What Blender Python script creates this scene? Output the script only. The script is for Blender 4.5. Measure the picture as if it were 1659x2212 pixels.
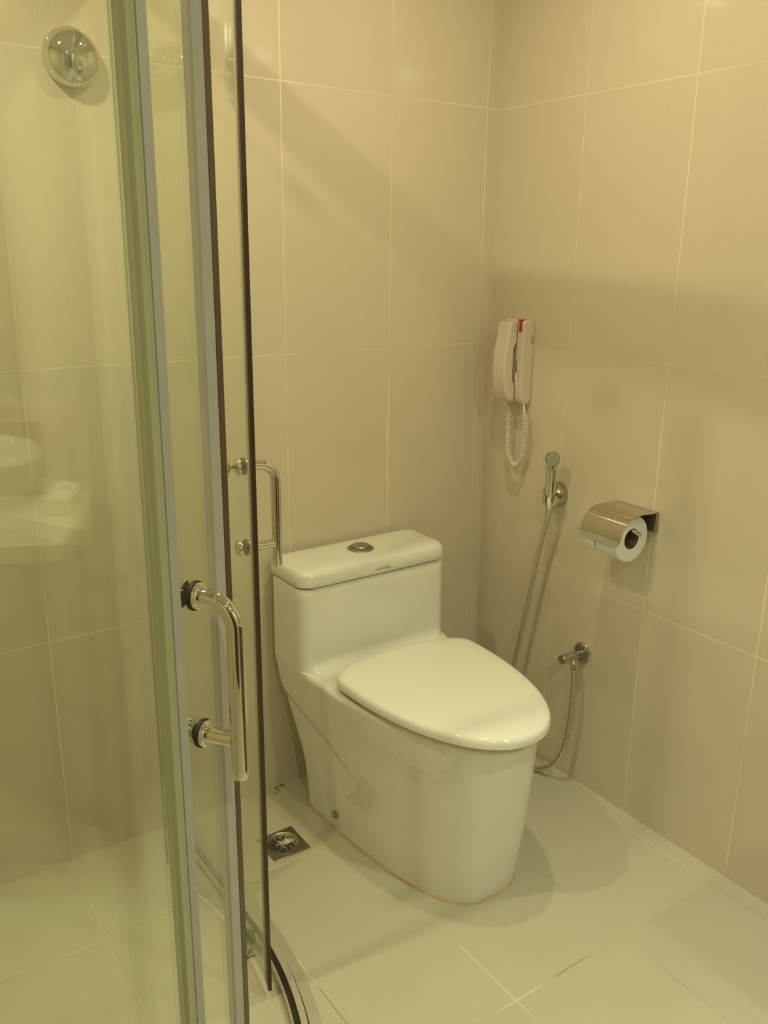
import bpy, bmesh, math, random
from mathutils import Vector, Matrix
from math import sin, cos, pi, radians, sqrt, atan2

random.seed(7)
for o in list(bpy.data.objects):
    bpy.data.objects.remove(o)
scene = bpy.context.scene
COL = scene.collection

# ------------------------------------------------------------------ camera, exposure, world
# the room corner behind the toilet is the origin: back wall y = 0, right wall x = 0, floor z = 0
YAW, PITCH, ROLL = 34.977, 16.397, 0.67
CAM = Vector((-1.669, -1.878, 1.403))
cam = bpy.data.cameras.new('camera'); cam_o = bpy.data.objects.new('camera', cam); COL.objects.link(cam_o)
ya, pi_, ro = radians(YAW), radians(PITCH), radians(ROLL)
F = Vector((sin(ya) * cos(pi_), cos(ya) * cos(pi_), -sin(pi_))); R = Vector((cos(ya), -sin(ya), 0)); U = R.cross(F)
R2 = cos(ro) * R + sin(ro) * U; U2 = -sin(ro) * R + cos(ro) * U
M = Matrix((R2, U2, -F)).transposed().to_4x4(); M.translation = CAM
cam_o.matrix_world = M
cam.sensor_fit = 'HORIZONTAL'; cam.sensor_width = 36.0; cam.lens = 36.0 * 1887.7 / 1659.0
cam.clip_start = 0.02
scene.camera = cam_o
scene.view_settings.view_transform = 'Standard'
try: scene.view_settings.look = 'None'
except Exception: pass
scene.view_settings.exposure = -0.10
scene.view_settings.gamma = 1.0
scene.view_settings.use_curve_mapping = False
w = bpy.data.worlds.new('world'); scene.world = w; w.use_nodes = True
w.node_tree.nodes['Background'].inputs[0].default_value = (1, .9, .7, 1)
w.node_tree.nodes['Background'].inputs[1].default_value = 0.02

ROOM_X0, ROOM_Y0, ROOM_Z = -2.45, -3.1, 2.40
# ceiling downlights: x, y, watts, colour, spread in degrees
WARM = (1.0, .90, .555); COOL = (.93, 1.0, .66); COLD = (.88, 1.0, .78)
LIGHTS = [(-0.60, -0.68, 7.0, WARM, 170), (-1.62, -0.58, 11.5, WARM, 170), (-0.42, -1.66, 4.6, COLD, 85),
          (-0.66, -2.62, 10.0, COOL, 170), (-1.60, -2.60, 10.5, COOL, 170)]

# ------------------------------------------------------------------ materials
def nodes(name):
    m = bpy.data.materials.new(name); m.use_nodes = True
    nt = m.node_tree; return m, nt, nt.nodes['Principled BSDF']

def simple(name, col, rough=.5, metal=0., coat=0., spec=.5, noise=0., nscale=30., bump=0., bscale=200.):
    m, nt, b = nodes(name)
    b.inputs['Base Color'].default_value = (*col, 1); b.inputs['Roughness'].default_value = rough
    b.inputs['Metallic'].default_value = metal; b.inputs['Coat Weight'].default_value = coat
    b.inputs['Coat Roughness'].default_value = .04
    b.inputs['Specular IOR Level'].default_value = spec
    tc = nt.nodes.new('ShaderNodeTexCoord')
    n = nt.nodes.new('ShaderNodeTexNoise'); n.inputs['Scale'].default_value = nscale
    nt.links.new(tc.outputs['Object'], n.inputs['Vector'])
    if noise:
        mx = nt.nodes.new('ShaderNodeMix'); mx.data_type = 'RGBA'
        mx.inputs[6].default_value = (*[c * (1 - noise) for c in col], 1)
        mx.inputs[7].default_value = (*[min(1, c * (1 + noise)) for c in col], 1)
        nt.links.new(n.outputs[0], mx.inputs[0]); nt.links.new(mx.outputs[2], b.inputs['Base Color'])
    if bump:
        n2 = nt.nodes.new('ShaderNodeTexNoise'); n2.inputs['Scale'].default_value = bscale
        nt.links.new(tc.outputs['Object'], n2.inputs['Vector'])
        bp = nt.nodes.new('ShaderNodeBump'); bp.inputs['Strength'].default_value = bump; bp.inputs['Distance'].default_value = .001
        nt.links.new(n2.outputs[0], bp.inputs['Height']); nt.links.new(bp.outputs[0], b.inputs['Normal'])
    return m

def tile_mat(name, col, axis_a, off_a, pitch_a, axis_b, off_b, pitch_b, width, gcol, rough, vis_lo=.42, vis_hi=.62, gdark=None, coat=0.0, bump=.12):
    """large glazed tiles with thin grout joints along two world axes"""
    m, nt, b = nodes(name); N = nt.nodes; L = nt.links
    geo = N.new('ShaderNodeNewGeometry'); sep = N.new('ShaderNodeSeparateXYZ'); L.new(geo.outputs['Position'], sep.inputs[0])
    def mth(op, a, bb=None, c=None):
        n = N.new('ShaderNodeMath'); n.operation = op
        for i, v in enumerate((a, bb, c)):
            if v is None: continue
            if isinstance(v, (int, float)): n.inputs[i].default_value = v
            else: L.new(v, n.inputs[i])
        return n.outputs[0]
    def joint(axis, off, pitch):
        q = mth('DIVIDE', mth('SUBTRACT', sep.outputs[axis], off), pitch)
        idx = mth('FLOOR', q)
        d = mth('MULTIPLY', mth('ABSOLUTE', mth('SUBTRACT', mth('FRACT', mth('ADD', q, .5)), .5)), pitch)
        mask = mth('SUBTRACT', 1.0, mth('SMOOTH_MIN', mth('DIVIDE', d, width), 1.0, .2))
        mask = mth('MINIMUM', mth('MULTIPLY', mth('MAXIMUM', mask, 0.0), 1.7), 1.0)
        return idx, mask
    ia, ma = joint(axis_a, off_a, pitch_a); ib, mb = joint(axis_b, off_b, pitch_b)
    mask = mth('MAXIMUM', ma, mb)
    comb = N.new('ShaderNodeCombineXYZ'); L.new(ia, comb.inputs[0]); L.new(ib, comb.inputs[1])
    wn = N.new('ShaderNodeTexWhiteNoise'); L.new(comb.outputs[0], wn.inputs['Vector'])
    nz = N.new('ShaderNodeTexNoise'); nz.inputs['Scale'].default_value = 2.2; nz.inputs['Detail'].default_value = 3
    L.new(geo.outputs['Position'], nz.inputs['Vector'])
    vis = N.new('ShaderNodeMapRange'); vis.inputs[1].default_value = vis_lo; vis.inputs[2].default_value = vis_hi; vis.inputs[3].default_value = .18; vis.inputs[4].default_value = 1.0
    L.new(nz.outputs[0], vis.inputs[0])
    fac = mth('MULTIPLY', mask, vis.outputs[0])
    # faint clouding and grain of the glaze
    n2 = N.new('ShaderNodeTexNoise'); n2.inputs['Scale'].default_value = 260; n2.inputs['Detail'].default_value = 2
    L.new(geo.outputs['Position'], n2.inputs['Vector'])
    n3 = N.new('ShaderNodeTexNoise'); n3.inputs['Scale'].default_value = 5.5; n3.inputs['Detail'].default_value = 4
    L.new(geo.outputs['Position'], n3.inputs['Vector'])
    v = mth('ADD', mth('ADD', mth('MULTIPLY', mth('SUBTRACT', n2.outputs[0], .5), .16), mth('MULTIPLY', mth('SUBTRACT', n3.outputs[0], .5), .07)),
            mth('MULTIPLY', mth('SUBTRACT', wn.outputs[0], .5), .03))
    v = mth('ADD', v, 1.0)
    base = N.new('ShaderNodeVectorMath'); base.operation = 'SCALE'; base.inputs[0].default_value = col; L.new(v, base.inputs[3])
    g = N.new('ShaderNodeMix'); g.data_type = 'RGBA'
    if gdark:
        nd = N.new('ShaderNodeTexNoise'); nd.inputs['Scale'].default_value = 3.1; L.new(geo.outputs['Position'], nd.inputs['Vector'])
        mr = N.new('ShaderNodeMapRange'); mr.inputs[1].default_value = .47; mr.inputs[2].default_value = .56; L.new(nd.outputs[0], mr.inputs[0])
        gm = N.new('ShaderNodeMix'); gm.data_type = 'RGBA'; L.new(mr.outputs[0], gm.inputs[0])
        gm.inputs[6].default_value = (*gcol, 1); gm.inputs[7].default_value = (*gdark, 1); L.new(gm.outputs[2], g.inputs[7])
    else:
        g.inputs[7].default_value = (*gcol, 1)
    L.new(fac, g.inputs[0]); L.new(base.outputs[0], g.inputs[6]); L.new(g.outputs[2], b.inputs['Base Color'])
    rr = mth('ADD', mth('MULTIPLY', mask, .35), rough); L.new(rr, b.inputs['Roughness'])
    bp = N.new('ShaderNodeBump'); bp.inputs['Strength'].default_value = bump; bp.inputs['Distance'].default_value = .0006
    L.new(mth('SUBTRACT', 1.0, mask), bp.inputs['Height']); L.new(bp.outputs[0], b.inputs['Normal'])
    b.inputs['Coat Weight'].default_value = coat
    return m

def glass_mat(name, tint, boost=1.0, haze=0.0):
    m = bpy.data.materials.new(name); m.use_nodes = True; nt = m.node_tree; N = nt.nodes; L = nt.links; N.clear()
    out = N.new('ShaderNodeOutputMaterial'); geo = N.new('ShaderNodeNewGeometry')
    dot = N.new('ShaderNodeVectorMath'); dot.operation = 'DOT_PRODUCT'
    L.new(geo.outputs['Incoming'], dot.inputs[0]); L.new(geo.outputs['Normal'], dot.inputs[1])
    def mth(op, a, b=None):
        n = N.new('ShaderNodeMath'); n.operation = op
        for i, v in enumerate((a, b)):
            if v is None: continue
            if isinstance(v, (int, float)): n.inputs[i].default_value = v
            else: L.new(v, n.inputs[i])
        return n.outputs[0]
    c = mth('ABSOLUTE', dot.outputs['Value'])
    f = mth('ADD', .04 * boost, mth('MULTIPLY', .96, mth('POWER', mth('SUBTRACT', 1.0, c), 5.0)))
    tr = N.new('ShaderNodeBsdfTransparent'); tr.inputs[0].default_value = (*tint, 1)
    gl = N.new('ShaderNodeBsdfGlossy'); gl.inputs['Roughness'].default_value = .012; gl.inputs[0].default_value = (.96, 1, .97, 1)
    mx = N.new('ShaderNodeMixShader'); L.new(f, mx.inputs[0]); L.new(tr.outputs[0], mx.inputs[1]); L.new(gl.outputs[0], mx.inputs[2])
    last = mx
    if haze:
        df = N.new('ShaderNodeBsdfDiffuse'); df.inputs[0].default_value = (.8, .82, .74, 1)
        nz = N.new('ShaderNodeTexNoise'); nz.inputs['Scale'].default_value = 4; L.new(geo.outputs['Position'], nz.inputs['Vector'])
        m2 = N.new('ShaderNodeMixShader'); L.new(mth('MULTIPLY', nz.outputs[0], haze * 2), m2.inputs[0]); L.new(mx.outputs[0], m2.inputs[1]); L.new(df.outputs[0], m2.inputs[2]); last = m2
    L.new(last.outputs[0], out.inputs[0])
    return m

MT = {}
TILE_Z0 = .5706; TILE_H = .60
MT['wall_back'] = tile_mat('tile_wall_back', (.69, .605, .475), 0, -.042, .3035, 2, TILE_Z0, TILE_H, .0017, (.95, .86, .60), .08)
MT['wall_right'] = tile_mat('tile_wall_right', (.69, .605, .475), 1, -.303, .307, 2, TILE_Z0, TILE_H, .0017, (.95, .86, .60), .08)
MT['floor'] = tile_mat('tile_floor', (.54, .495, .365), 0, -.048, .3045, 1, -.905, .61, .0018, (.78, .66, .36), .30, vis_lo=.36, vis_hi=.56, gdark=(.33, .24, .12))
MT['ceiling'] = simple('ceiling_paint', (.80, .76, .66), .9, noise=.02)
MT['porcelain'] = simple('porcelain', (.80, .785, .70), .045, coat=.6, noise=.01, nscale=3)
MT['seat_plastic'] = simple('seat_plastic', (.83, .805, .71), .09, coat=.5, noise=.01, nscale=3)
MT['chrome'] = simple('chrome', (.72, .70, .64), .05, metal=1.)
MT['chrome_satin'] = simple('chrome_satin', (.52, .50, .44), .16, metal=1., noise=.08)
MT['nozzle'] = simple('nozzle_face', (.42, .40, .34), .35, metal=.3, noise=.1)
MT['steel'] = simple('brushed_steel', (.42, .38, .31), .34, metal=1., noise=.12, nscale=60)
MT['cover_steel'] = simple('cover_steel', (.60, .56, .49), .10, metal=1., noise=.04)
MT['aluminium'] = simple('aluminium_profile', (.60, .57, .52), .36, metal=.75, noise=.05)
MT['track_alu'] = simple('track_aluminium', (.66, .62, .52), .28, metal=.6, noise=.06, nscale=14)
MT['seal_grey'] = simple('grey_pvc', (.46, .44, .40), .42, noise=.05)
MT['seal_clear'] = simple('milky_pvc', (.42, .42, .27), .3, noise=.04)
MT['magnet'] = simple('dark_magnet_strip', (.060, .030, .018), .35, noise=.1)
MT['rubber_shade'] = simple('black_rubber_and_shade', (.022, .016, .010), .5, noise=.1)
MT['glass'] = glass_mat('shower_glass', (.976, .984, .950), boost=1.7, haze=.006)
MT['glass_edge'] = simple('green_glass_edge', (.26, .42, .31), .12, coat=.5, noise=.1, nscale=8)
MT['phone'] = simple('phone_plastic', (.70, .60, .51), .36, noise=.02)
MT['cord'] = simple('cord_plastic', (.76, .68, .56), .4, noise=.02)
MT['red'] = simple('red_lens', (.50, .012, .012), .25, coat=.4, noise=.05)
MT['ink'] = simple('dark_print', (.12, .11, .09), .5, noise=.1)
MT['logo'] = simple('grey_print', (.36, .38, .30), .5, noise=.1)
MT['paper'] = simple('tissue_paper', (.80, .81, .76), .95, spec=.15, noise=.03, nscale=80, bump=.3, bscale=900)
MT['card'] = simple('cardboard_core', (.16, .11, .06), .9, noise=.1)
MT['dark'] = simple('dark_recess', (.018, .014, .010), .7, noise=.2)
MT['caulk'] = simple('stained_caulk', (.50, .36, .17), .6, noise=.35, nscale=25)
MT['stain'] = simple('brown_grime', (.20, .10, .045), .8, noise=.5, nscale=90)
MT['lint'] = simple('grey_lint', (.74, .74, .66), .9, noise=.1)
MT['stone'] = simple('brown_stone', (.23, .13, .075), .25, coat=.2, noise=.25, nscale=9)
MT['counter'] = simple('beige_countertop', (.62, .52, .38), .16, coat=.3, noise=.12, nscale=16)
MT['wood'] = simple('cabinet_wood', (.17, .085, .045), .35, noise=.3, nscale=12)
MT['white'] = simple('white_ceramic', (.86, .88, .84), .08, coat=.5, noise=.01)
MT['box'] = simple('printed_box', (.66, .70, .50), .45, noise=.25, nscale=18)
MT['door'] = simple('door_paint', (.085, .048, .030), .35, noise=.15, nscale=12)  # darkened to give the chrome handles a dark reflection
MT['trimring'] = simple('lamp_trim', (.75, .72, .62), .25, metal=.6, noise=.03)
mm, nt_, b_ = nodes('mirror_glass'); b_.inputs['Base Color'].default_value = (.86, .9, .86, 1); b_.inputs['Metallic'].default_value = 1; b_.inputs['Roughness'].default_value = .01
MT['mirror'] = mm
mm, nt_, b_ = nodes('lamp_lens'); b_.inputs['Base Color'].default_value = (.9, .88, .8, 1); b_.inputs['Emission Color'].default_value = (1, .9, .62, 1); b_.inputs['Emission Strength'].default_value = 3.0
MT['lens'] = mm

# ------------------------------------------------------------------ mesh helpers
class MB:
    def __init__(s): s.v = []; s.f = []; s.m = []
    def add(s, vs, fs, mi=0):
        k = len(s.v); s.v += [tuple(v) for v in vs]; s.f += [tuple(i + k for i in f) for f in fs]; s.m += [mi] * len(fs); return s
    def box(s, x0, x1, y0, y1, z0, z1, mi=0):
        vs = [(x, y, z) for z in (z0, z1) for y in (y0, y1) for x in (x0, x1)]
        return s.add(vs, [(0, 2, 3, 1), (4, 5, 7, 6), (0, 1, 5, 4), (2, 6, 7, 3), (0, 4, 6, 2), (1, 3, 7, 5)], mi)
    def loft(s, rings, cap0=True, cap1=True, closed=False, mi=0):
        n = len(rings[0]); vs = [p for r in rings for p in r]; fs = []
        K = len(rings)
        for i in range(K if closed else K - 1):
            a = i * n; b = ((i + 1) % K) * n
            for j in range(n):
                k = (j + 1) % n; fs.append((a + j, a + k, b + k, b + j))
        if not closed:
            if cap0: fs.append(tuple(range(n - 1, -1, -1)))
            if cap1: fs.append(tuple((K - 1) * n + j for j in range(n)))
        return s.add(vs, fs, mi)
    def lathe(s, prof, org, axis, n=40, cap0=True, cap1=True, mi=0):
        org = Vector(org); ax = Vector(axis).normalized(); u = ax.orthogonal().normalized(); v = ax.cross(u)
        rings = [[org + ax * h + (u * cos(2 * pi * j / n) + v * sin(2 * pi * j / n)) * max(r, 1e-5) for j in range(n)] for r, h in prof]
        return s.loft(rings, cap0, cap1, mi=mi)
    def tube(s, pts, r, n=12, mi=0, cap=True):
        pts = [Vector(p) for p in pts]; K = len(pts)
        t = [(pts[min(i + 1, K - 1)] - pts[max(i - 1, 0)]).normalized() for i in range(K)]
        u = t[0].orthogonal().normalized(); rings = []
        for i in range(K):
            u = (u - t[i] * u.dot(t[i])).normalized(); v = t[i].cross(u)
            ri = r[i] if isinstance(r, (list, tuple)) else r
            rings.append([pts[i] + (u * cos(2 * pi * j / n) + v * sin(2 * pi * j / n)) * ri for j in range(n)])
        return s.loft(rings, cap, cap, mi=mi)
    def build(s, name, mat, parent=None, sharp=32, bevel=0, seg=2, mats=None):
        me = bpy.data.meshes.new(name); o = bpy.data.objects.new(name, me)
        org = Vector((0, 0, 0))
        root = parent
        while root is not None and root.parent is not None: root = root.parent
        if root is not None: org = ORG[root]
        me.from_pydata([tuple(Vector(v) - org) for v in s.v], [], s.f)
        for mname in (mats or [mat]): me.materials.append(MT[mname])
        for p, mi in zip(me.polygons, s.m): p.material_index = mi
        bm = bmesh.new(); bm.from_mesh(me); bmesh.ops.recalc_face_normals(bm, faces=bm.faces)
        for f in bm.faces: f.smooth = True
        for e in bm.edges:
            if len(e.link_faces) == 2 and e.calc_face_angle(0) > radians(sharp): e.smooth = False
        bm.to_mesh(me); bm.free()
        COL.objects.link(o)
        if parent is not None: o.parent = parent
        if bevel:
            b = o.modifiers.new('bevel', 'BEVEL'); b.width = bevel; b.segments = seg; b.limit_method = 'ANGLE'; b.angle_limit = radians(35)
            b.harden_normals = False
        return o
ORG = {}
def thing(name, label, cat, loc, group=None):
    o = bpy.data.objects.new(name, None); COL.objects.link(o); o.location = loc; o.empty_display_size = .05
    o['label'] = label; o['category'] = cat
    if group: o['group'] = group
    ORG[o] = Vector(loc); return o
def tag(o, label, cat, group=None):
    o['label'] = label; o['category'] = cat
    if group: o['group'] = group
    return o
def struct(o): o['kind'] = 'structure'; return o
def spline(pts, n=12):
    """Catmull-Rom through pts"""
    P = [Vector(p) for p in pts]; P = [P[0] * 2 - P[1]] + P + [P[-1] * 2 - P[-2]]; out = []
    for i in range(1, len(P) - 2):
        for k in range(n):
            t = k / n
            out.append(.5 * ((2 * P[i]) + (-P[i - 1] + P[i + 1]) * t + (2 * P[i - 1] - 5 * P[i] + 4 * P[i + 1] - P[i + 2]) * t * t + (-P[i - 1] + 3 * P[i] - 3 * P[i + 1] + P[i + 2]) * t ** 3))
    out.append(P[-2]); return out
def resample(pts, step):
    out = [pts[0]]; acc = 0
    for a, b in zip(pts[:-1], pts[1:]):
        L = (b - a).length
        if L < 1e-9: continue
        d = step - acc
        while d <= L: out.append(a + (b - a) * (d / L)); d += step
        acc = L - (d - step)
    return out
def sgp(c, e): return math.copysign(abs(c) ** e, c)

# ------------------------------------------------------------------ room
T = .1
struct(MB().box(ROOM_X0 - T, T, 0, T, -.05, ROOM_Z + .05).build('wall_back', 'wall_back'))
struct(MB().box(0, T, ROOM_Y0 - T, 0, -.05, ROOM_Z + .05).build('wall_right', 'wall_right'))
struct(MB().box(ROOM_X0 - T, ROOM_X0, ROOM_Y0 - T, 0, -.05, ROOM_Z + .05).build('wall_left', 'wall_right'))
struct(MB().box(ROOM_X0, 0, ROOM_Y0 - T, ROOM_Y0, -.05, ROOM_Z + .05).build('wall_front', 'wall_back'))
struct(MB().box(ROOM_X0, 0, ROOM_Y0, 0, -.1, 0).build('floor', 'floor'))
struct(MB().box(ROOM_X0, 0, ROOM_Y0, 0, ROOM_Z, ROOM_Z + .08).build('ceiling', 'ceiling'))
# unseen door behind the camera, made wide and dark to darken chrome reflections
d = struct(MB().box(-2.25, -1.10, ROOM_Y0 + .001, ROOM_Y0 + .035, 0, 2.12).build('unseen_door_1', 'door', bevel=.004))
ORG[d] = Vector((0, 0, 0))
MB().lathe([(.026, 0), (.026, .008), (.010, .012), (.010, .04), (.024, .05), (.024, .07), (.012, .078)], (-1.18, ROOM_Y0 + .035, 1.0), (0, 1, 0)).build('door_handle', 'chrome', d)
for i, (a, b, c, e) in enumerate(((-2.31, -2.25, 0, 2.18), (-1.10, -1.04, 0, 2.18), (-2.25, -1.10, 2.12, 2.18))):
    struct(MB().box(a, b, ROOM_Y0 + .001, ROOM_Y0 + .045, c, e).build('trim_%d' % (i + 1), 'door', bevel=.004))

# ------------------------------------------------------------------ ceiling downlights
where = ['above the toilet', 'inside the shower', 'above the basin', 'near the vanity end', 'by the entrance door']
for (x, y, pw, colr, spread), wh in zip(LIGHTS, where):
    t = thing('ceiling_light', 'small round recessed ceiling spotlight ' + wh, 'ceiling light', (x, y, ROOM_Z), 'recessed ceiling spotlights')
    MB().lathe([(.036, 0), (.036, -.006), (.050, -.006), (.053, 0)], (x, y, ROOM_Z), (0, 0, 1), cap0=False, cap1=False).build('trim_ring', 'trimring', t)
    MB().lathe([(.001, -.001), (.034, -.001), (.034, -.0005)], (x, y, ROOM_Z), (0, 0, 1)).build('lens', 'lens', t)
    ld = bpy.data.lights.new('spot_lamp', 'AREA'); ld.shape = 'DISK'; ld.size = .062; ld.energy = pw; ld.color = colr; ld.spread = radians(spread)
    lo = bpy.data.objects.new('spot_lamp', ld); COL.objects.link(lo); lo.parent = t; lo.location = (0, 0, -.008)

# ------------------------------------------------------------------ shower enclosure
CX, CY, RG = -1.861, -.457, .860          # centre and radius of the bowed front
TH_B = radians(-59.2)                        # where the arc runs into the flat near panel
TAN = Vector((-.8480, -.5299)); NB = Vector((.5299, -.8480))
def arc(th, d=0.): return Vector((CX + (RG + d) * cos(th), CY + (RG + d) * sin(th)))
def path(d, y_start=0.0, n=60, tail=1.125):
    """plan line of the enclosure offset d outwards: straight from the back wall, bowed, then flat to the left wall"""
    pts = [Vector((CX + RG + d, y_start)), Vector((CX + RG + d, CY * .5)), Vector((CX + RG + d, CY))]
    pts += [arc(TH_B * i / n, d) for i in range(1, n + 1)]
    e = pts[-1]; pts.append(e + TAN * tail)
    return pts
def band(mb, segs, z0, z1, mi=0):
    """solid between two plan polylines (outer, inner)"""
    o, i = segs
    rings = [[(a.x, a.y, z0), (b.x, b.y, z0), (b.x, b.y, z1), (a.x, a.y, z1)] for a, b in zip(o, i)]
    return mb.loft(rings, mi=mi)
def arcband(mb, th0, th1, d0, d1, z0, z1, n=40, mi=0):
    ths = [th0 + (th1 - th0) * k / n for k in range(n + 1)]
    return band(mb, ([arc(t, d1) for t in ths], [arc(t, d0) for t in ths]), z0, z1, mi)
def glass_band(o, i, z0, z1):
    """glass sheet: faces get glass, cut edges get the green edge material"""
    mb = MB(); n = len(o)
    vs = [];
    for a, b in zip(o, i): vs += [(a.x, a.y, z0), (b.x, b.y, z0), (b.x, b.y, z1), (a.x, a.y, z1)]
    f0 = []; f1 = []
    for k in range(n - 1):
        A = 4 * k; B = A + 4
        f0 += [(A + 3, A, B, B + 3), (A + 1, A + 2, B + 2, B + 1)]; f1 += [(A, A + 1, B + 1, B), (A + 2, A + 3, B + 3, B + 2)]
    f1 += [(0, 1, 2, 3), (4 * n - 4, 4 * n - 3, 4 * n - 2, 4 * n - 1)]
    k = len(mb.v); mb.add(vs, f0, 0); mb.f += f1; mb.m += [1] * len(f1)
    return mb
GZ0, GZ1 = .032, 1.93
enc = thing('shower_enclosure', 'bowed shower screen frame with fixed glass panels and curved aluminium floor track', 'shower screen', (CX, CY, 0))
# floor track
tr = MB()
band(tr, (path(.043), path(.0205)), 0, .009)
band(tr, (path(.0155), path(.003)), 0, .024)
band(tr, (path(-.010), path(-.0125)), 0, .024)
band(tr, (path(.0175), path(-.0125)), 0, .006)
trk = tr.build('floor_track', 'track_alu', enc)
MB_ = MB(); band(MB_, (path(.0205), path(.0155)), 0, .0105); band(MB_, (path(.003), path(-.010)), .006, .016)  # dark strips laid in the track grooves to stand for their shade
MB_.build('groove_shade', 'rubber_shade', trk)
# head rail
hr = MB(); band(hr, (path(.015), path(-.050)), 1.952, 1.99); hr.build('head_rail', 'aluminium', enc, bevel=.003)
# fixed panels
fa_o = [Vector((CX + RG + .003, y)) for y in (-.004, -.2, -.352)]; fa_i = [Vector((CX + RG - .003, y)) for y in (-.004, -.2, -.352)]
pa = glass_band(fa_o, fa_i, .02, 1.95).build('fixed_glass', None, enc, mats=['glass', 'glass_edge'])
e0 = arc(TH_B); E0 = e0 + TAN * .004
fb_o = [E0 + NB * .003 + TAN * k for k in (0, .5, 1.09)]; fb_i = [E0 - NB * .003 + TAN * k for k in (0, .5, 1.09)]
pb = glass_band(fb_o, fb_i, .02, 1.95).build('fixed_glass', None, enc, mats=['glass', 'glass_edge'])
# vertical profiles at the free edges of the fixed panels
def ribbed(mb, base, tdir, ndir, tw, n0, n1, z0, z1, ribs=4, depth=.0012):
    """vertical extrusion with shallow ribs on its outer face"""
    pl = [base + ndir * n0, base + ndir * n1]
    m = ribs * 2
    for k in range(1, m):
        pl.append(base + tdir * (tw * k / m) + ndir * (n1 - (depth if k % 2 else 0)))
    pl += [base + tdir * tw + ndir * n1, base + tdir * tw + ndir * n0]
    for k in range(m - 1, 0, -1):
        pl.append(base + tdir * (tw * k / m) + ndir * (n0 + (depth if k % 2 else 0)))
    mb.loft([[(p.x, p.y, z0) for p in pl], [(p.x, p.y, z1) for p in pl]])
    return mb
rb = MB(); ribbed(rb, arc(TH_B), -TAN, NB, .012, -.007, .007, .02, 1.95, 3)
rb.build('edge_profile', 'seal_grey', enc, sharp=20)
rb = MB(); ribbed(rb, arc(TH_B) + TAN * .011, -TAN, NB, .0105, -.006, .006, .02, 1.95, 2, .0006)
rb.build('edge_seal', 'seal_clear', enc, sharp=20)
rb = MB(); ribbed(rb, Vector((CX + RG, -.350)), Vector((0, -1)), Vector((1, 0)), .018, -.010, .008, .03, 1.95, 4)
rb.build('edge_profile', 'aluminium', enc, sharp=20)
# wall channels
MB().box(CX + RG - .010, CX + RG + .010, -.018, -.0005, .02, 1.95).build('wall_channel', 'aluminium', enc, bevel=.001)
q = E0 + TAN * 1.105
MB().box(ROOM_X0 + .0005, ROOM_X0 + .02, q.y - .012, q.y + .012, .02, 1.95).build('wall_channel', 'aluminium', enc, bevel=.001)

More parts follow.
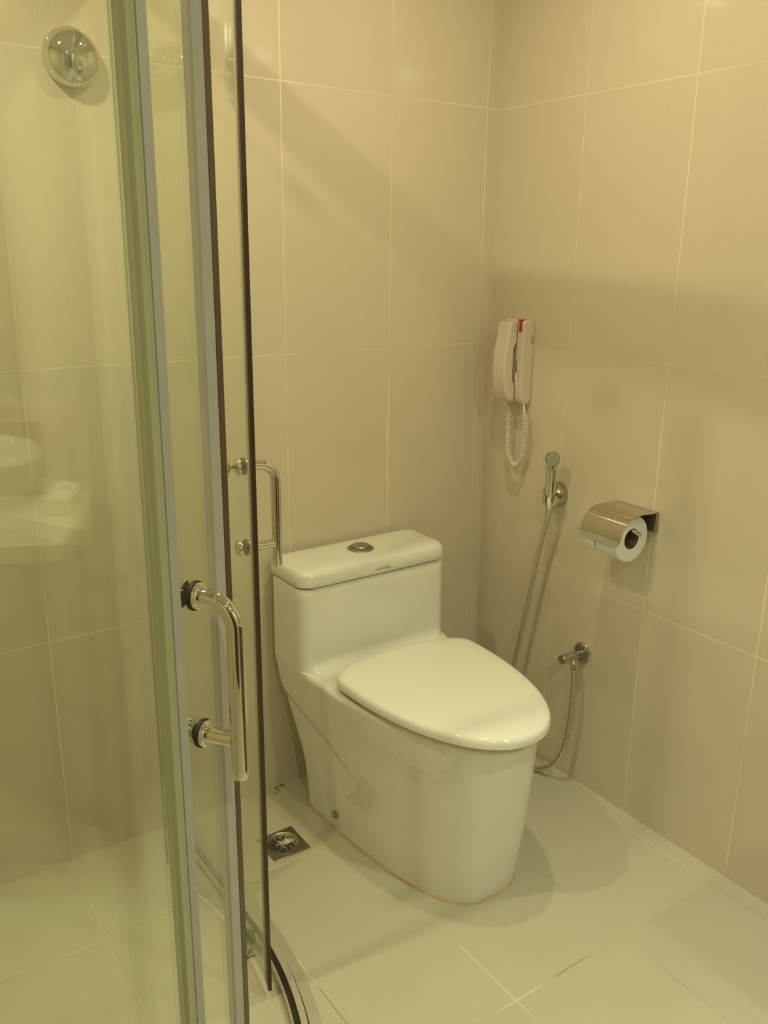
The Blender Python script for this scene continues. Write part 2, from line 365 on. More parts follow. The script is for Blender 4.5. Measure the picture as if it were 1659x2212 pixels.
# curved sliding doors
DR = -.035                                 # doors run inside the fixed panels
def sliding_door(th_lead, th_trail, th_handle, label, mag, so, zz):
    sgn = 1 if th_trail > th_lead else -1
    P = arc(th_lead, DR)
    t = thing('shower_door', label, 'shower door', (P.x, P.y, GZ0), 'curved glass sliding doors')
    n = 40; ths = [th_lead + (th_trail - th_lead) * k / n for k in range(n + 1)]
    glass_band([arc(a, DR + .003) for a in ths], [arc(a, DR - .003) for a in ths], GZ0, GZ1).build('door_glass', None, t, mats=['glass', 'glass_edge'])
    # closing edge: grey profile gripping the glass and dark magnet strip
    c, s = cos(th_lead), sin(th_lead); nd = Vector((c, s)); td = Vector((-s, c)) * sgn      # td points into the pane
    g_w, g_d, m_w, m_d, gm = mag
    rb = MB(); ribbed(rb, P - td * .004, td, nd, g_w, -g_d, g_d, GZ0 - .004, GZ1, 4, .0010)
    rb.build('closing_seal', gm, t, sharp=20)
    mb = MB(); b0 = P - td * .004 - nd * m_d; b1 = P - td * .004 + nd * m_d; b2 = b1 - td * m_w; b3 = b0 - td * m_w
    mb.loft([[(p.x, p.y, z) for p in (b0, b1, b2, b3)] for z in (GZ0 - .004, GZ1)])
    mb.v = [(x, y, z + (-.010 if (k in (2, 3) and z < .1) else 0)) for k, (x, y, z) in enumerate(mb.v)]
    mb.build('magnet_strip', 'magnet', t, bevel=.001)
    # D-shaped pull handle bolted through the glass
    h = Vector(arc(th_handle, DR)); hc, hs = cos(th_handle), sin(th_handle)
    ax = Vector((hc, hs, 0)); H = Vector((h.x, h.y, 0)); r = .0088
    zt, zb, zend = zz
    up = Vector((0, 0, 1)); bend = .030
    pts = [H + ax * .004 + up * zt, H + ax * (so - bend) + up * zt]
    for k in range(1, 13):
        a = pi / 2 * k / 12; pts.append(H + ax * (so - bend + bend * sin(a)) + up * (zt - bend + bend * cos(a)))
    for z in (.99, .95, .90, zend + .003): pts.append(H + ax * so + up * z)
    mbh = MB(); rr = [r] * len(pts)
    pts.append(H + ax * so + up * zend); rr.append(r * .86)
    mbh.tube(pts, rr, 28)
    hd = mbh.build('pull_handle', 'chrome', t, sharp=50)
    MB().tube([H + ax * .004 + up * zb, H + ax * (so - r * .6) + up * zb], r * .92, 24).build('standoff', 'chrome', hd)
    for z in (zt, zb):
        MB().lathe([(.0145, .0030), (.0150, .0042), (.0150, .0068), (.0140, .0072)], H + up * z, ax, 32).build('gasket', 'rubber_shade', hd)
        MB().lathe([(.0128, .0070), (.0135, .0078), (.0135, .0118), (.0120, .0130), (.0100, .0132)], H + up * z, ax, 32).build('collar', 'chrome', hd)
    # inside of the glass: turned knob above, flat screw cap below
    MB().lathe([(.0150, .0030), (.0150, .0060), (.0125, .0085), (.0060, .0120), (.0048, .0160), (.0062, .0200), (.0125, .0225), (.0145, .0245), (.0145, .0270), (.0125, .0286), (.0001, .0290)], H + up * zt, -ax, 32).build('inner_knob', 'chrome', hd)
    MB().lathe([(.0085, .0030), (.0085, .0065), (.0135, .0065), (.0140, .0072), (.0140, .0108), (.0130, .0114), (.0001, .0116)], H + up * zb, -ax, 32).build('inner_cap', 'chrome', hd)
    # lower guide clip
    thc = th_lead + (th_trail - th_lead) * .23; cc, cs = cos(thc), sin(thc)
    g0 = arc(thc, DR); tt = Vector((-cs, cc)) * sgn
    mb = MB()
    def bp(t0, t1, n0, n1, z0, z1):
        pl = [g0 + tt * a + Vector((cc, cs)) * b for a, b in ((t0, n0), (t1, n0), (t1, n1), (t0, n1))]
        mb.loft([[(p.x, p.y, z0) for p in pl], [(p.x, p.y, z1) for p in pl]])
    bp(0, .016, -.012, -.0032, .040, .062); bp(0, .004, -.014, -.006, .004, .062); bp(0, .016, -.012, .018, .004, .010); bp(-.006, .022, .003, .008, .036, .066)
    mb.build('guide_clip', 'chrome_satin', t, bevel=.0008)
    # rollers under the head rail
    for fr in (.2, .8):
        a = th_lead + (th_trail - th_lead) * fr; g = arc(a, DR)
        MB().lathe([(.012, -.004), (.014, -.002), (.014, .004), (.011, .006)], (g.x, g.y, 1.918), (cos(a), sin(a), 0), 24).build('roller', 'white', t)
    return t
sliding_door(radians(-11.2), radians(19.9), radians(-6.9), 'curved clear glass shower door slid open next to the toilet tank, its handle above the tank lid', (.013, .0045, .0085, .0040, 'seal_clear'), .062, (1.056, .911, .868))
sliding_door(radians(-48.8), radians(-78), radians(-53.2), 'nearest curved clear glass shower door, large chrome pull handle facing the camera', (.022, .0046, .015, .0050, 'seal_grey'), .047, (1.082, .931, .888))

# ------------------------------------------------------------------ toilet
TX = -.4977
toilet = thing('toilet', 'white one-piece toilet with closed lid standing against the back wall', 'toilet', (TX, -.35, 0))
W_T, YF, YB, Z1, ZD = .2205, .183, .022, .6315, .418
def tpt(X, Y, z): return Vector((TX + X, -Y, z))
def ring_bowl(z, n=160):
    t = min(1, z / ZD); s = t ** 1.0
    wv = .176 + (.2205 - .176) * s ** 1.15
    ym = -.05 + (.10 + .05) * s; yn = .660 + (.722 - .660) * (s ** .8); e = 3.0 + (2.2 - 3.0) * s
    # rear cut-in under the tank
    k = max(0., min(1., (z - .10) / (.385 - .10))); k = k * k * (3 - 2 * k)
    yr = .105 + (.022 - .105) * k
    pts = []
    # front half: superellipse param; rear: straight sides down to rear edge with rounded corners
    m = n // 2
    for i in range(m + 1):
        a = pi * i / m; c, si = cos(a), sin(a)
        pts.append([wv * sgp(c, 2 / e), ym + (yn - ym) * abs(si) ** (2 / e)])
    pts = [p for p in pts if p[1] > yr + .03]
    # resample front to fixed count
    cnt = 110
    P = [Vector(p) for p in pts]; L = [0]
    for a, b in zip(P[:-1], P[1:]): L.append(L[-1] + (b - a).length)
    out = []; j = 0
    for i in range(cnt):
        d_ = L[-1] * i / (cnt - 1)
        while j < len(L) - 2 and L[j + 1] < d_: j += 1
        f = (d_ - L[j]) / max(1e-9, L[j + 1] - L[j]); out.append(P[j] + (P[j + 1] - P[j]) * f)
    wl = -out[-1][0]; y0 = out[-1][1]; rc = .025
    sd = 10; rear = []
    for i in range(1, sd): rear.append(Vector((-wl, y0 + (yr + rc - y0) * i / sd)))
    for i in range(0, 9): a = pi / 2 * i / 8; rear.append(Vector((-wl + rc - rc * cos(a), yr + rc - rc * sin(a))))
    for i in range(1, 10): rear.append(Vector((-(wl - rc) + 2 * (wl - rc) * i / 10, yr)))
    for i in range(0, 9): a = pi / 2 * i / 8; rear.append(Vector((wl - rc + rc * sin(a), yr + rc - rc * cos(a))))
    for i in range(1, sd): rear.append(Vector((wl, yr + rc + (y0 - yr - rc) * i / sd)))
    out += rear
    # shallow recess behind the diagonal crease on each side
    res = []
    for p in out:
        X, Y = p
        line = .340 - (Y - .02) * .28          # crease height at this depth
        if Y > .25: line = .340 - .23 * .28 - (Y - .25) * .58
        u = (line - z) / .030; u = max(0., min(1., u)); u = u * u * (3 - 2 * u)
        fade = max(0., min(1., (.52 - Y) / .22))
        low = max(0., min(1., z / .30))
        X2 = X * (1 - .030 * u * fade * low)
        res.append(tpt(X2, Y, z))
    return res
zs = [0, .004] + [.012 + (ZD - .024) * i / 74 for i in range(75)]
rings = [ring_bowl(z) for z in zs]
base_r = ring_bowl(ZD - .012)
cen = Vector((TX, -.30, 0))
for i in range(1, 7):
    a = pi / 2 * i / 6; ins = .012 * (1 - cos(a)); dz = .012 * sin(a)
    rr = []
    for p in base_r:
        dvec = Vector((p.x - cen.x, p.y - cen.y, 0)); l = dvec.length
        kk = max(0., min(1., (-p.y - .150) / .07)); rr.append(Vector((p.x, p.y, ZD - .012 + dz)) - dvec / l * ins * (.04 + .96 * kk))
    rings.append(rr)
body = MB(); body.loft(rings)
def rrect(x0, x1, y0, y1, rf, rb_, z, k=8):
    """rounded rectangle ring (X,Y local); rf front corner radius, rb_ back corner radius"""
    out = []
    for cx_, cy_, r_, a0 in ((x1 - rf, y1 - rf, rf, 0), (x0 + rf, y1 - rf, rf, 90), (x0 + rb_, y0 + rb_, rb_, 180), (x1 - rb_, y0 + rb_, rb_, 270)):
        for i in range(k + 1):
            a = radians(a0 + 90 * i / k); out.append((cx_ + r_ * cos(a), cy_ + r_ * sin(a)))
    return [tpt(X, Y, z) for X, Y in out]
tr_ = []
for z in [ZD - .02 + (.028) * 0, ZD - .002] + [ZD + .030 * i / 8 for i in range(9)] + [.50, .55, .60, Z1 - .006]:
    h = z - ZD; fl = 0.
    if h < .030: q_ = max(0., h); fl = .030 - sqrt(max(0, .030 ** 2 - (.030 - q_) ** 2))
    k = (z - ZD) / (Z1 - ZD)
    lo_ = .004 if z < ZD else 0.; tr_.append(rrect(-W_T + lo_, W_T - lo_, YB + lo_, YF + .004 * (1 - k) + fl, .032 + fl * 1.2, .02, z))
tr_.append(rrect(-W_T + .002, W_T - .002, YB + .002, YF - .002, .031, .02, Z1 - .002))
tr_.append(rrect(-W_T + .006, W_T - .006, YB + .006, YF - .006, .028, .02, Z1))
body.loft(tr_)
# underside of the tank running down into the pedestal
und = []
for i in range(10):
    t = i / 9; z = ZD - .001 - .12 * t; k = t * t * (3 - 2 * t)
    und.append(rrect(-W_T + .028 * k + .0, W_T - .028 * k, YB + .015 * k, YF + .02, .03, .02, z))
body.loft(und)
body.build('ceramic_body', 'porcelain', toilet, sharp=40)
# tank lid
tl = []
for z, ins in ((Z1 + .003, .008), (Z1 + .0045, .003), (Z1 + .008, 0.0), (Z1 + .022, -.0005), (Z1 + .032, .001), (Z1 + .038, .003), (Z1 + .0425, .007), (Z1 + .045, .012), (Z1 + .0465, .020), (Z1 + .0475, .045)):
    tl.append(rrect(-W_T - .003 + ins, W_T + .003 - ins, YB - .004 + ins * .5, YF + .004 - ins, max(.04 - ins * .4, .015), .02, z))
MB().loft(tl).build('tank_lid', 'porcelain', toilet, sharp=40)
MB().loft([rrect(-W_T + .01, W_T - .01, YB + .01, YF - .008, .028, .02, z) for z in (Z1 - .001, Z1 + .004)]).build('lid_gap_shade', 'dark', toilet)  # dark slab filling the gap under the lid, in place of its shade
# flush button
bc = tpt(0.0, .101, Z1 + .0472)
fb = MB().lathe([(.0345, 0), (.0345, .0015), (.031, .004), (.0255, .0052), (.0245, .0035)], bc, (0, 0, 1), 48, cap1=True).build('flush_button', 'steel', toilet)
MB().lathe([(.0238, .0035), (.0238, .0080), (.0222, .0096), (.012, .0102), (.0001, .0104)], bc, (0, 0, 1), 48).build('push_disc', 'steel', fb)
# printed name on the front of the lid
cu = bpy.data.curves.new('tmp', 'FONT'); cu.body = 'serelite'; cu.size = .0145; cu.extrude = .00015; cu.align_x = 'CENTER'
to = bpy.data.objects.new('tmp', cu); COL.objects.link(to)
bpy.context.view_layer.update(); dg = bpy.context.evaluated_depsgraph_get()
tm = bpy.data.meshes.new_from_object(to.evaluated_get(dg)); tm.name = 'brand_print'
rotm = Matrix.Rotation(radians(90), 4, 'X'); tm.transform(Matrix.Translation(tpt(.012, YF + .0048, Z1 + .015) - ORG[toilet]) @ rotm)
tm.materials.clear(); tm.materials.append(MT['logo'])
bp_ = bpy.data.objects.new('brand_print', tm); COL.objects.link(bp_); bp_.parent = toilet
bpy.data.objects.remove(to); bpy.data.curves.remove(cu)
# seat and closed lid
def egg(w_, yc, af, ar, nf, nr, z, n=120, cen_=(0, .36), ins=0.):
    out = []
    for i in range(n):
        a = 2 * pi * i / n; c, s = cos(a), sin(a); e = nf if s > 0 else nr; am = af if s > 0 else ar
        tp = 1 - .09 * max(0., -s) ** 2; out.append(tpt((w_ - ins) * tp * sgp(c, 2 / e), yc + sgp(s, 2 / e) * (am - ins), z))
    return out
EG = (.2035, .328, .418, .086, 2.15, 2.45)
def egg_stack(rows, dw=0.):
    return [egg(*EG, z, ins=i_ + dw) for z, i_ in rows]
MB().loft(egg_stack([(ZD + .001, .030), (ZD + .003, .026), (ZD + .012, .026), (ZD + .0145, .029)])).build('seat', 'seat_plastic', toilet, sharp=50)
rows = [(z_ + .002, i_) for z_, i_ in [(ZD + .0122, .012), (ZD + .0128, .003), (ZD + .0150, 0), (ZD + .024, 0), (ZD + .030, .0015), (ZD + .034, .0045), (ZD + .0365, .009), (ZD + .038, .015), (ZD + .0395, .03), (ZD + .0405, .06)]]
MB().loft(egg_stack(rows)).build('seat_lid', 'seat_plastic', toilet, sharp=50)
# chrome screw cap low on the side
MB().lathe([(.0098, 0), (.0098, .003), (.0078, .0048), (.0045, .005), (.0040, .0095), (.0001, .0100)], tpt(-.1755, .258, .048), (-1, 0, 0), 24).build('screw_cap', 'steel', toilet)
MB().lathe([(.0098, 0), (.0098, .003), (.0078, .0048), (.0045, .005), (.0040, .0095), (.0001, .0100)], tpt(.1755, .258, .048), (1, 0, 0), 24).build('screw_cap', 'steel', toilet)
# stained bead of caulk round the foot
r0 = ring_bowl(0.0); cb = []
for off, z in ((.0005, .0035), (.0035, .0015), (.0050, .0001), (-.004, .0001)):
    rr = []
    for p in r0:
        dv = Vector((p.x - TX, p.y + .33, 0)); l = dv.length; rr.append(Vector((p.x, p.y, z)) + dv / l * (off + .0008 * sin(l * 90) + .0007 * sin(p.x * 160)))
    cb.append(rr)
MB().loft(cb, closed=True).build('caulk_bead', 'caulk', toilet)
# grime in the joint where the wall meets the floor beside the toilet
gr = MB(); random.seed(3)
for i in range(20):
    x = -.690 - random.random() ** 2 * .045; y = -.004 - random.random() ** 3 * .03; r_ = .0010 + random.random() * .0035
    n = 9; gr.add([(x + r_ * (1 + .4 * random.random()) * cos(2 * pi * k / n), min(-.002, y + r_ * (.5 + .4 * random.random()) * sin(2 * pi * k / n)), .0003 + i * .00002) for k in range(n)], [tuple(range(n))])
g_ = gr.build('grime_stain', 'stain'); g_['kind'] = 'stuff'; tag(g_, 'brown grime stain on the floor behind the left side of the toilet', 'stain')

# ------------------------------------------------------------------ floor drain
DX, DY = -.8085, -.2295
dr = thing('floor_drain', 'square steel floor drain with round slotted grate beside the toilet', 'drain', (DX, DY, 0))
MB().box(DX - .0495, DX + .0495, DY - .0500, DY + .0500, .0002, .0026).build('drain_plate', 'steel', dr, bevel=.0012)
gt = MB().lathe([(.0001, .0028), (.0385, .0028), (.0392, .0034), (.0398, .0044), (.0408, .0044), (.0415, .0030), (.0415, .0020)], (DX, DY, 0), (0, 0, 1), 56, cap0=False, cap1=False).build('round_grate', 'steel', dr, sharp=60)
sl = MB()
for i in range(10):
    a = 2 * pi * i / 10 + .2; L_ = []; Rr = []
    for k in range(9):
        t = k / 8; rad = .011 + .019 * t; an = a + .42 * sin(t * 3.0) * .8; wd = .0010 + .0030 * t ** 1.5 * (1 if t < .85 else .75)
        c = Vector((DX + rad * cos(an), DY + rad * sin(an))); nn = Vector((-sin(an), cos(an))); L_.append(c + nn * wd); Rr.append(c - nn * wd)
    pl = L_ + Rr[::-1]
    sl.add([(p.x, p.y, .00305) for p in pl], [tuple(range(len(pl)))])
sl.build('slots', 'dark', gt)
ln = MB(); random.seed(11)
for i in range(26):
    a = random.random() * 2 * pi; r_ = random.random() * .010
    p0 = Vector((DX + .004 + r_ * cos(a) * 1.5, DY - .002 + r_ * sin(a), .0040 + random.random() * .002))
    p1 = p0 + Vector((random.uniform(-.012, .012), random.uniform(-.008, .008), random.uniform(-.0005, .002)))
    p2 = p1 + Vector((random.uniform(-.006, .006), random.uniform(-.006, .006), -.001))
    ln.tube(spline([p0, p1, p2], 4), .0009, 5)
l_ = ln.build('lint_clump', 'lint'); l_['kind'] = 'stuff'; tag(l_, 'small pale tangle of lint lying on the floor drain grate', 'lint')

# ------------------------------------------------------------------ wall telephone
ph = thing('wall_telephone', 'beige wall telephone with red call tab and coiled cord, near the corner', 'telephone', (0, -.14, 1.025))
yA, yB = -.178, -.100
def prism_y(mb, prof, y0, y1):
    mb.loft([[(-x, y0, z) for x, z in prof], [(-x, y1, z) for x, z in prof]]); return mb
crad = [(.001, 1.032), (.001, 1.234), (.014, 1.243), (.034, 1.243), (.0405, 1.238), (.0405, 1.046), (.036, 1.030), (.026, 1.022), (.012, 1.021)]
prism_y(MB(), crad, yA, -.1540).build('cradle', 'phone', ph, bevel=.003, seg=3)
crad2 = [(.001, 1.034), (.001, 1.232), (.014, 1.241), (.030, 1.243), (.0350, 1.240), (.0350, 1.044), (.031, 1.030), (.022, 1.024), (.012, 1.023)]
prism_y(MB(), crad2, -.1541, yB).build('cradle_bed', 'phone', ph, bevel=.0015, seg=2)
hs = [(.0375, 1.236), (.058, 1.238), (.0640, 1.228), (.0700, 1.190), (.0765, 1.160), (.0790, 1.125), (.0775, 1.090), (.0730, 1.060), (.0660, 1.040), (.0560, 1.028), (.0420, 1.028), (.0370, 1.034),
      (.0370, 1.066), (.0385, 1.074), (.0455, 1.082), (.0470, 1.092), (.0470, 1.162), (.0455, 1.172), (.0390, 1.182), (.0370, 1.188)]
prism_y(MB(), hs, -.1528, -.104).build('handset', 'phone', ph, bevel=.0038, seg=2)
# red tab folded over the top front edge of the cradle
rt = MB(); rt.box(-.0418, -.038, -.1715, -.1605, 1.213, 1.2435); rt.box(-.0418, -.024, -.1715, -.1560, 1.2405, 1.2448)
rt.build('call_tab', 'red', ph, bevel=.0012, seg=3)
# sound slots
gs = MB()
for i in range(8): gs.box(-.0410, -.0395, -.1600, -.1545, 1.108 + i * .0038, 1.1095 + i * .0038)
gs.build('sound_slots', 'dark', ph)
MB().tube(spline([(-.0405, -.1555, 1.104), (-.0408, -.158, 1.086), (-.0410, -.163, 1.072), (-.0412, -.170, 1.062)], 6), [.0006] + [.0014] * 17 + [.0005], 8).build('rib', 'cord', ph)
# little bell mark printed on the side
bm_ = MB(); yS = yA - .0004
def mark(pts): bm_.tube([(-x, yS, z) for x, z in pts], .00045, 6)
mark([(.0075, 1.186), (.0115, 1.187), (.0125, 1.192), (.0110, 1.197), (.0075, 1.197), (.0062, 1.192), (.0075, 1.186)]); mark([(.0090, 1.197), (.0093, 1.203)]); mark([(.0060, 1.199), (.0060, 1.205)]); mark([(.0120, 1.184), (.0070, 1.1835)])
bm_.build('bell_mark', 'ink', ph)
# coiled cord
pthc = spline([(-.052, -.128, 1.030), (-.046, -.130, 1.016), (-.036, -.1315, .998), (-.031, -.1295, .955), (-.030, -.129, .905), (-.030, -.136, .870), (-.030, -.160, .8515), (-.030, -.182, .868), (-.030, -.1935, .916), (-.029, -.191, .960), (-.026, -.184, .999)], 20)
pr_ = resample(pthc, .0004)
cp = []; uu = None
tot = len(pr_); s0 = 70
for i in range(tot):
    t = (pr_[min(i + 1, tot - 1)] - pr_[max(i - 1, 0)]).normalized()
    if uu is None: uu = t.orthogonal().normalized()
    uu = (uu - t * uu.dot(t)).normalized(); vv = t.cross(uu)
    k = max(0, min(1, (i - s0) / 25)) * max(0, min(1, (tot - 6 - i) / 15)); an = 2 * pi * i * .0004 / .0054
    cp.append(pr_[i] + (uu * cos(an) + vv * sin(an)) * .0056 * k)
cd = MB(); cd.tube(cp, .0021, 7).build('coiled_cord', 'cord', ph, sharp=80)
MB().tube([(-.026, -.184, .997), (-.024, -.178, 1.010), (-.022, -.172, 1.026)], .0026, 10).build('cord_plug', 'cord', ph)

# ------------------------------------------------------------------ bidet sprayer, holder, hose and stop valve
hold = thing('sprayer_holder', 'round chrome wall holder gripping the hand sprayer beside the toilet', 'holder', (0, -.302, .800))
MB().lathe([(.0335, .0005), (.0340, .010), (.0330, .020), (.0290, .030), (.0215, .038), (.0110, .042), (.0001, .0425)], (0, -.302, .800), (-1, -.12, 0), 48, cap0=True).build('dome', 'chrome_satin', hold)
sp0 = Vector((-.056, -.326, .788)); sp1 = Vector((-.060, -.329, .908))
dirs = (sp1 - sp0).normalized()
# split clamp ring
cl = MB(); u_ = Vector((0, 1, 0)); u_ = (u_ - dirs * u_.dot(dirs)).normalized(); v_ = dirs.cross(u_)
opn = Vector((-.75, -.66, 0)).normalized()
a_open = atan2(opn.dot(v_), opn.dot(u_))
sec = []
for k in range(25):
    a = a_open + radians(38) + radians(284) * k / 24
    dvec = u_ * cos(a) + v_ * sin(a)
    c0 = sp0 + dirs * -.004; c1 = sp0 + dirs * .022
    sec.append([c0 + dvec * .0150, c0 + dvec * .0190, c1 + dvec * .0190, c1 + dvec * .0150])
cl.loft(sec); cl.build('clamp', 'chrome', hold, bevel=.0008)
MB().tube([(-.030, -.304, .800), (-.0405, -.3125, .799)], .009, 16).build('neck', 'chrome', hold)

spr = thing('bidet_sprayer', 'chrome hand bidet sprayer hanging on the right wall with long ribbed metal hose', 'sprayer', (sp0.x, sp0.y, sp0.z))
MB().tube([sp0 + dirs * h for h in (-.022, -.018, -.004, .0, .03, .09, .112, .122, .128)], [.0075, .0095, .0118, .0130, .0140, .0148, .0148, .0125, .006], 28).build('grip', 'chrome', spr)
hc_ = sp0 + dirs * .118; hax = Vector((-.62, -.72, .16)).normalized()
MB().lathe([(.006, -.022), (.0140, -.018), (.0180, -.010), (.0190, .000), (.0188, .010), (.0170, .0155), (.0156, .0165), (.0152, .0155)], hc_, hax, 36).build('spray_head', 'chrome_satin', spr)
fcn = hc_ + hax * .0156
nz_ = MB().lathe([(.0152, 0), (.0150, .0012), (.0001, .0014)], fcn, hax, 32).build('nozzle_plate', 'nozzle', spr)
hm = MB(); hu = hax.orthogonal().normalized(); hv = hax.cross(hu)
for rad, cnt_ in ((.0032, 5), (.0068, 8), (.0104, 12)):
    for k in range(cnt_):
        a = 2 * pi * k / cnt_; hm.lathe([(.0007, 0), (.0007, .0004)], fcn + hax * .0013 + (hu * cos(a) + hv * sin(a)) * rad, hax, 6)
hm.build('holes', 'dark', nz_)
hp = spline([tuple(sp0 - dirs * .018), (-.055, -.322, .745), (-.052, -.306, .690), (-.050, -.288, .616), (-.050, -.270, .515), (-.050, -.250, .412), (-.052, -.228, .289), (-.055, -.214, .170), (-.062, -.212, .080), (-.070, -.235, .026), (-.072, -.285, .0085), (-.066, -.340, .0095), (-.058, -.385, .030), (-.052, -.420, .075), (-.048, -.440, .150), (-.046, -.447, .250), (-.046, -.444, .340), (-.046, -.443, .3545)], 14)
hp = resample(hp, .00125); hr_ = [.0072 if (i % 4) in (0, 1) else .0060 for i in range(len(hp))]
MB().tube(hp, hr_, 12).build('hose', 'chrome', spr, sharp=80)
MB().tube([sp0 - dirs * .030, sp0 - dirs * .016], .0085, 16).build('hose_nut', 'chrome', spr)

va = thing('stop_valve', 'small chrome stop valve low on the right wall feeding the sprayer hose', 'valve', (0, -.430, .386))
VY, VZ = -.430, .386
MB().lathe([(.0290, .0005), (.0290, .0025), (.0265, .0055), (.0220, .0070), (.0150, .0075)], (0, VY, VZ), (-1, 0, 0), 48).build('escutcheon', 'chrome_satin', va)
MB().lathe([(.0075, .004), (.0075, .014), (.0110, .018), (.0125, .022), (.0125, .0500), (.0118, .0510)], (0, VY, VZ), (-1, 0, 0), 36).build('valve_body', 'chrome_satin', va)
kn = MB().lathe([(.0118, .0520), (.0128, .0530), (.0128, .0795), (.0120, .0810), (.0098, .0812), (.0095, .0795), (.0001, .0795)], (0, VY, VZ), (-1, 0, 0), 36).build('valve_knob', 'chrome_satin', va)
MB().tube([(-.076, VY, VZ - .010), (-.077, VY, VZ - .034)], .0016, 8).build('lever_pin', 'chrome', kn)
MB().tube([(-.042, VY - .004, VZ - .008), (-.045, VY - .010, VZ - .018), (-.046, VY - .013, VZ - .030)], [.008, .0082, .0088], 20).build('outlet', 'chrome', va)

# ------------------------------------------------------------------ toilet paper holder and roll
th_ = thing('paper_holder', 'polished steel toilet paper holder with hooded flap on the right wall', 'toilet paper holder', (0, -.56, .80))
y0c, y1c = -.627, -.503
MB().box(-.0025, -.0003, y0c, y1c, .775, .826).build('back_plate', 'steel', th_, bevel=.0006)
MB().box(-.010, -.0003, -.6275, -.6255, .775, .824).build('side_lug', 'steel', th_, bevel=.0006)
AX, AZ, RR_ = -.0700, .768, .056
cv = [(-.004, .8255)]
for k in range(3): cv.append((-.004 - .055 * (k + 1) / 3, .8255 + .001 * (k + 1)))
for k in range(1, 25):
    a = radians(100 + 90 * k / 24); rC = .0605
    cv.append((AX + rC * cos(a), AZ + rC * sin(a) + .0008))
def hood(y_in=0.):
    o_ = [Vector(p) for p in cv]; nn = []
    for i, p in enumerate(o_):
        t = (o_[min(i + 1, len(o_) - 1)] - o_[max(i - 1, 0)]).normalized(); nn.append(Vector((-t.y, t.x)))
    mb = MB(); rings = []
    for i, p in enumerate(o_):
        q = p + nn[i] * -.0012
        corner = 0.
        rem = len(o_) - 1 - i
        if rem < 6: corner = .016 * (1 - sqrt(max(0, 1 - ((6 - rem) / 6) ** 2)))
        a0, a1 = y0c + corner, y1c - corner
        rings.append([(p.x, a0, p.y), (p.x, a1, p.y), (q.x, a1, q.y), (q.x, a0, q.y)])
    mb.loft(rings); return mb
hood().build('hood', 'cover_steel', th_, sharp=40)
MB().tube([(-.006, y0c, .8245), (-.006, y1c, .8245)], .0026, 12).build('hinge', 'steel', th_)
PZ = AZ + .0175
MB().tube([(-.0700, -.634, PZ), (-.0700, -.6325, PZ), (-.0700, -.499, PZ)], [.0052, .0062, .0062], 20).build('spindle', 'chrome', th_)
MB().box(-.0740, -.0003, -.5005, -.4985, PZ - .006, PZ + .006).build('spindle_arm', 'steel', th_, bevel=.0005)
rl = thing('toilet_paper_roll', 'white toilet paper roll hanging under the steel hood', 'toilet paper', (AX, -.557, AZ))
def annulus(mb, y0, y1, r0, r1, n=64):
    for a, b, c, e in (((r1, y0), (r1, y1), (r0, y1), (r0, y0)),):
        rings = [[(AX + r * cos(2 * pi * j / n), y, AZ + r * sin(2 * pi * j / n)) for j in range(n)] for r, y in (a, b, c, e)]
        mb.loft(rings, closed=True)
    return mb
annulus(MB(), -.610, -.507, .0250, RR_).build('paper', 'paper', rl, bevel=.001)
annulus(MB(), -.6098, -.5072, .0240, .0249).build('core', 'card', rl)
# folded loose end peeking out below the hood
fl = MB(); fz = []
aa = [radians(186 + 30 * k / 6) for k in range(7)]
for k, a in enumerate(aa):
    wdt = .014 * (1 - k / 6) + .0004; yc = -.533 - .002 * k; rC = RR_ + .0028
    fz.append([(AX + rC * cos(a), yc - wdt, AZ + rC * sin(a)), (AX + rC * cos(a), yc + wdt, AZ + rC * sin(a)), (AX + (rC + .0012) * cos(a), yc + wdt, AZ + (rC + .0012) * sin(a)), (AX + (rC + .0012) * cos(a), yc - wdt, AZ + (rC + .0012) * sin(a))])
fl.loft(fz); fl.build('folded_end', 'paper', rl)

# ------------------------------------------------------------------ chrome dome on the shower wall
dm = thing('wall_fitting', 'round domed chrome fitting on the back wall inside the shower', 'wall fitting', (-1.106, 0, 1.760))
MB().lathe([(.0540, .0005), (.0545, .006), (.0535, .014), (.0490, .024), (.0410, .033), (.0300, .040), (.0160, .0445), (.0001, .0455)], (-1.106, 0, 1.760), (0, -1, 0), 64).build('dome', 'chrome', dm, sharp=60)
MB().lathe([(.0030, .0445), (.0030, .0470), (.0001, .0475)], (-1.106, 0, 1.760), (0, -1, 0), 16).build('centre_screw', 'chrome', dm)

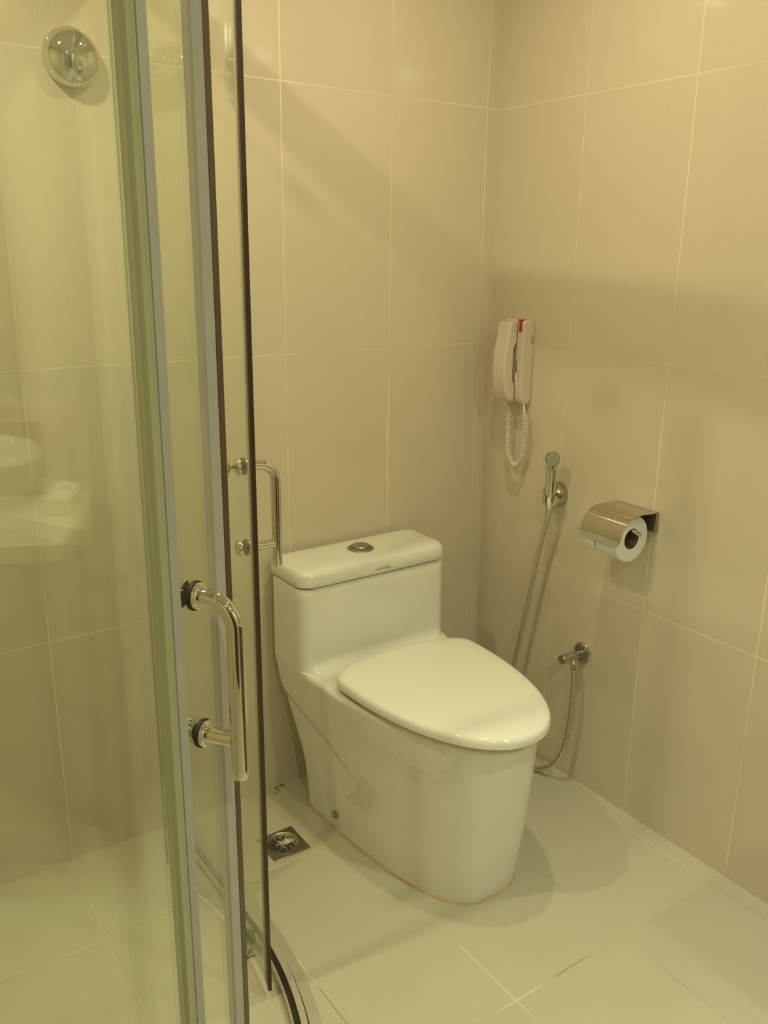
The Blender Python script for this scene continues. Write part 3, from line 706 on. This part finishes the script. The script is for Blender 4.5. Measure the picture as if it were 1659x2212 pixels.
# ------------------------------------------------------------------ vanity (seen mirrored in the near glass)
VY0, VY1 = -2.75, -1.52
vn = thing('vanity_cabinet', 'dark wooden vanity cabinet along the right wall behind the camera', 'cabinet', (-.2, -2.1, 0))
MB().box(-.33, -.002, VY0, VY1, .12, .80).build('cabinet_body', 'wood', vn, bevel=.003)
MB().box(-.28, -.002, VY0 + .03, VY1 - .03, 0, .12).build('plinth', 'wood', vn)
for i in range(3):
    a = VY0 + .02 + i * .42; dd = MB().box(-.350, -.331, a, a + .40, .14, .78).build('cabinet_door', 'wood', vn, bevel=.003)
    MB().tube([(-.368, a + .05, .5), (-.368, a + .05, .62)], .005, 10).build('door_pull', 'chrome', dd)
tag(MB().box(-.40, -.002, VY0, VY1 + .02, .80, .84).build('countertop', 'counter', bevel=.004), 'beige stone countertop on the wooden vanity cabinet', 'countertop')
tag(MB().box(-.020, -.002, VY0, VY1 - .09, .84, 1.02).build('backsplash', 'stone', bevel=.002), 'brown stone backsplash standing on the vanity countertop', 'backsplash')
bs = thing('vessel_basin', 'white oval vessel basin on the beige countertop', 'basin', (-.25, -2.09, .84))
def ov(rx, ry, z, n=48): return [(-.25 + rx * cos(2 * pi * k / n), -2.09 + ry * sin(2 * pi * k / n), z) for k in range(n)]
MB().loft([ov(.10, .12, .8405), ov(.15, .17, .865), ov(.178, .198, .90), ov(.190, .212, .94), ov(.190, .212, .948), ov(.178, .200, .948), ov(.168, .19, .93), ov(.14, .16, .88), ov(.09, .10, .858), ov(.02, .02, .853)]).build('bowl', 'white', bs, sharp=50)
MB().lathe([(.020, 0), (.020, .002), (.0001, .003)], (-.25, -2.09, .853), (0, 0, 1), 24).build('waste', 'chrome', bs)
fc = thing('basin_faucet', 'tall chrome faucet on the countertop behind the basin', 'faucet', (-.045, -2.09, .84))
MB().tube(spline([(-.045, -2.09, .8405), (-.045, -2.09, 1.02), (-.075, -2.09, 1.06), (-.13, -2.09, 1.055)], 8), .012, 20).build('spout', 'chrome', fc)
MB().tube([(-.045, -2.09, .98), (-.045, -2.14, 1.0)], .006, 12).build('lever', 'chrome', fc)
bx = thing('tissue_box', 'pale printed amenity box on the end of the countertop', 'box', (-.12, -1.545, .84))
MB().box(-.20, -.05, -1.572, -1.515, .8405, .880).build('carton', 'box', bx, bevel=.002)
MB().tube(spline([(-.12, -1.545, .879), (-.125, -1.54, .890), (-.12, -1.545, .900)], 4), [.010] * 4 + [.008] * 4 + [.003], 8).build('tissue', 'paper', bx)
mr_ = thing('wall_mirror', 'large frameless mirror above the brown backsplash', 'mirror', (-.002, -2.1, 1.06))
MB().box(-.010, -.002, VY0, VY1 - .12, 1.05, 1.95).build('mirror_glass', 'mirror', mr_)
